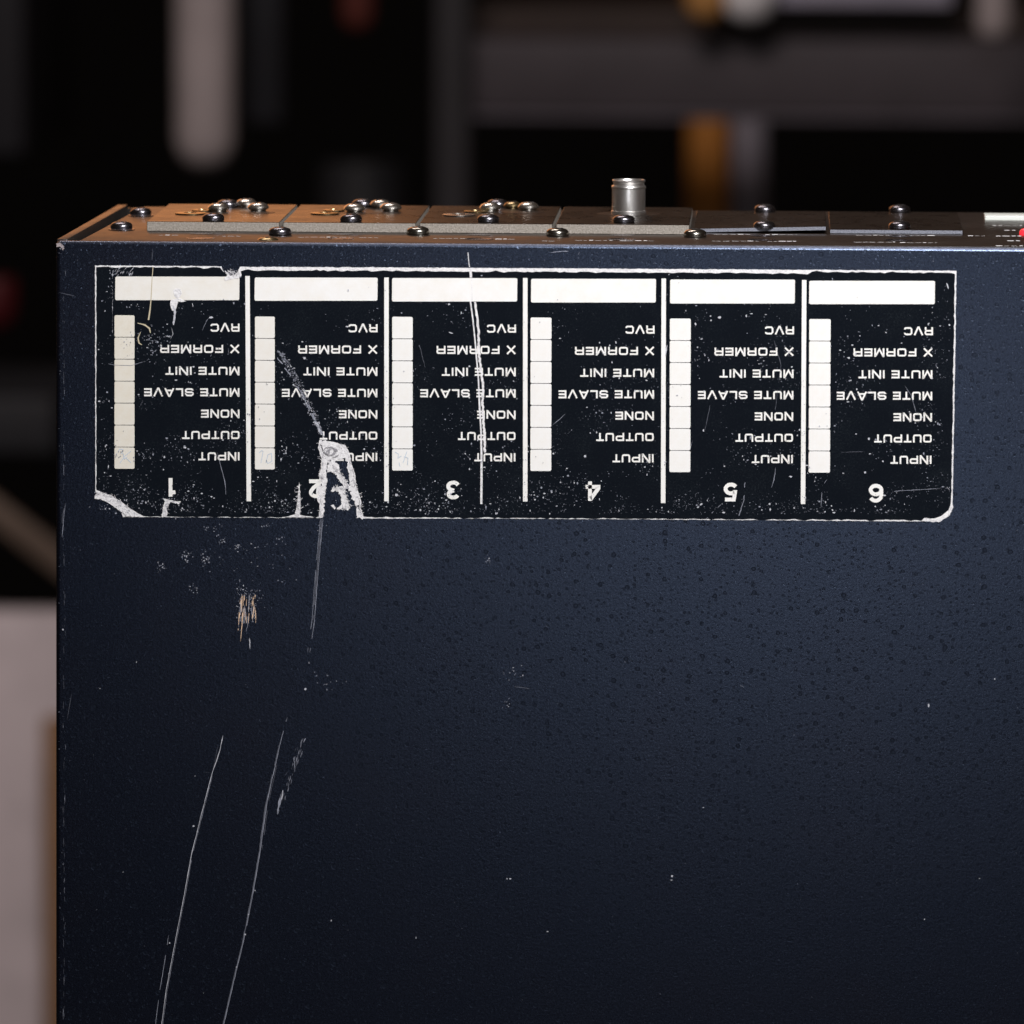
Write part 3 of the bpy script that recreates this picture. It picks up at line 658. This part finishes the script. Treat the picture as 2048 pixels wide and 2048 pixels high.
bgbox('shelf_beam', 905, 2600, 75, 236, Y, 40, b_grey, sh)
bgtube('amber_jar', 1410, 86, -500, 46, 2650, b_or2, 'amber jar blurred on the shelf edge left of the white jar', 'jar')
bgbox('shelf_lip', 905, 2600, 225, 248, Y-8, 6, soft('shelf_lip_grey', (.10, .088, .105)), sh, bevel=1)
a = onY(868, 0, Y-30); b = onY(940, 0, Y-30)
box('post', a.x, b.x, Y-30, Y+10, -1300, 700, b_dk, sh, bevel=3)
t_o = soft('shelf_board_brown', (.035, .022, .018)); bgbox('shelf_board', 935, 2600, 20, 84, Y+45, 300, t_o, sh, bevel=1)
def thingbox(*a, **k_): return bgbox(*a, **k_)
bgtube('hanging_tube', 404, 122, -700, 345, 2500, b_white, 'pale rounded tube hanging blurred behind the left end of the unit', 'tube')
bgtube('hanging_tube', 1988, 74, -700, 86, 2500, b_white, 'short pale tube hanging blurred in front of the shelf at upper right', 'tube')
bgtube('hanging_cable', 712, 70, -700, 66, 2600, b_red, 'dull red blurred cable end hanging at the top beside the shelf', 'cable')
bgbox('dark_post', 492, 566, -700, 250, 2900, 40, soft('dim_grey', (.017, .017, .022)), label='dim grey post just right of the pale tube, blurred in the dark', cat='post')
bgbox('grey_cabinet', -500, 48, -700, 310, 3100, 300, soft('dim_grey2', (.017, .016, .02)), label='dim grey cabinet edge blurred at the far upper left', cat='cabinet')
bgtube('orange_post', 1410, 84, -700, 900, 3300, b_or, 'orange wooden post blurred behind the steel shelf', 'post')
bgtube('grey_pipe', 1492, 70, 150, 900, 3300, b_lav, 'grey pipe blurred right beside the orange post below the shelf', 'pipe')
bgtube('white_jar', 1497, 112, -500, 50, 2650, b_hi, 'bright white jar blurred on the shelf at the top', 'jar')
bgbox('pale_tray', 1545, 1905, -300, 14, 2680, 200, soft('tray_grey', (.36, .34, .42)), label='pale lavender tray blurred along the top edge beside the white jar', cat='tray')
bgtube('round_bottle', 716, 170, 330, 1400, 2800, soft('dim_grey3', (.020, .020, .023)), 'dim grey round topped bottle blurred behind the second card plate', 'bottle')
bgtube('red_knob', -16, 92, 560, 668, 2500, b_red2, 'deep red blurred knob at the left edge of the photo', 'knob')
bgbox('dark_case', -400, 112, 790, 910, 2700, 200, soft('dim_grey4', (.022, .022, .026)), label='dark grey case blurred left of the label, under the red knob', cat='case')
# slanted beige strap
a = onY(-90, 965, 2450); b = onY(150, 1150, 2450); d = (b-a).normalized(); n_ = Vector((-d.z, 0, d.x))*8.5
v, f = hexa([a-n_, b-n_, b-n_+Vector((0,12,0)), a-n_+Vector((0,12,0))], [a+n_, b+n_, b+n_+Vector((0,12,0)), a+n_+Vector((0,12,0))])
o = mesh_obj('slanted_strap', v, f, b_beige, None, a, bevel=4, smooth=True); o['label'] = 'beige strap slanting down behind the unit at left'; o['category'] = 'strap'
bgbox('pale_carton', -600, 230, 1222, 3300, 2450, 30, b_box, label='pale pinkish carton blurred at the lower left behind the unit', cat='carton')
bgtube('tan_post', 124, 66, 1440, 3300, 2400, b_tan, 'tan wooden post blurred between the pale carton and the unit', 'post')
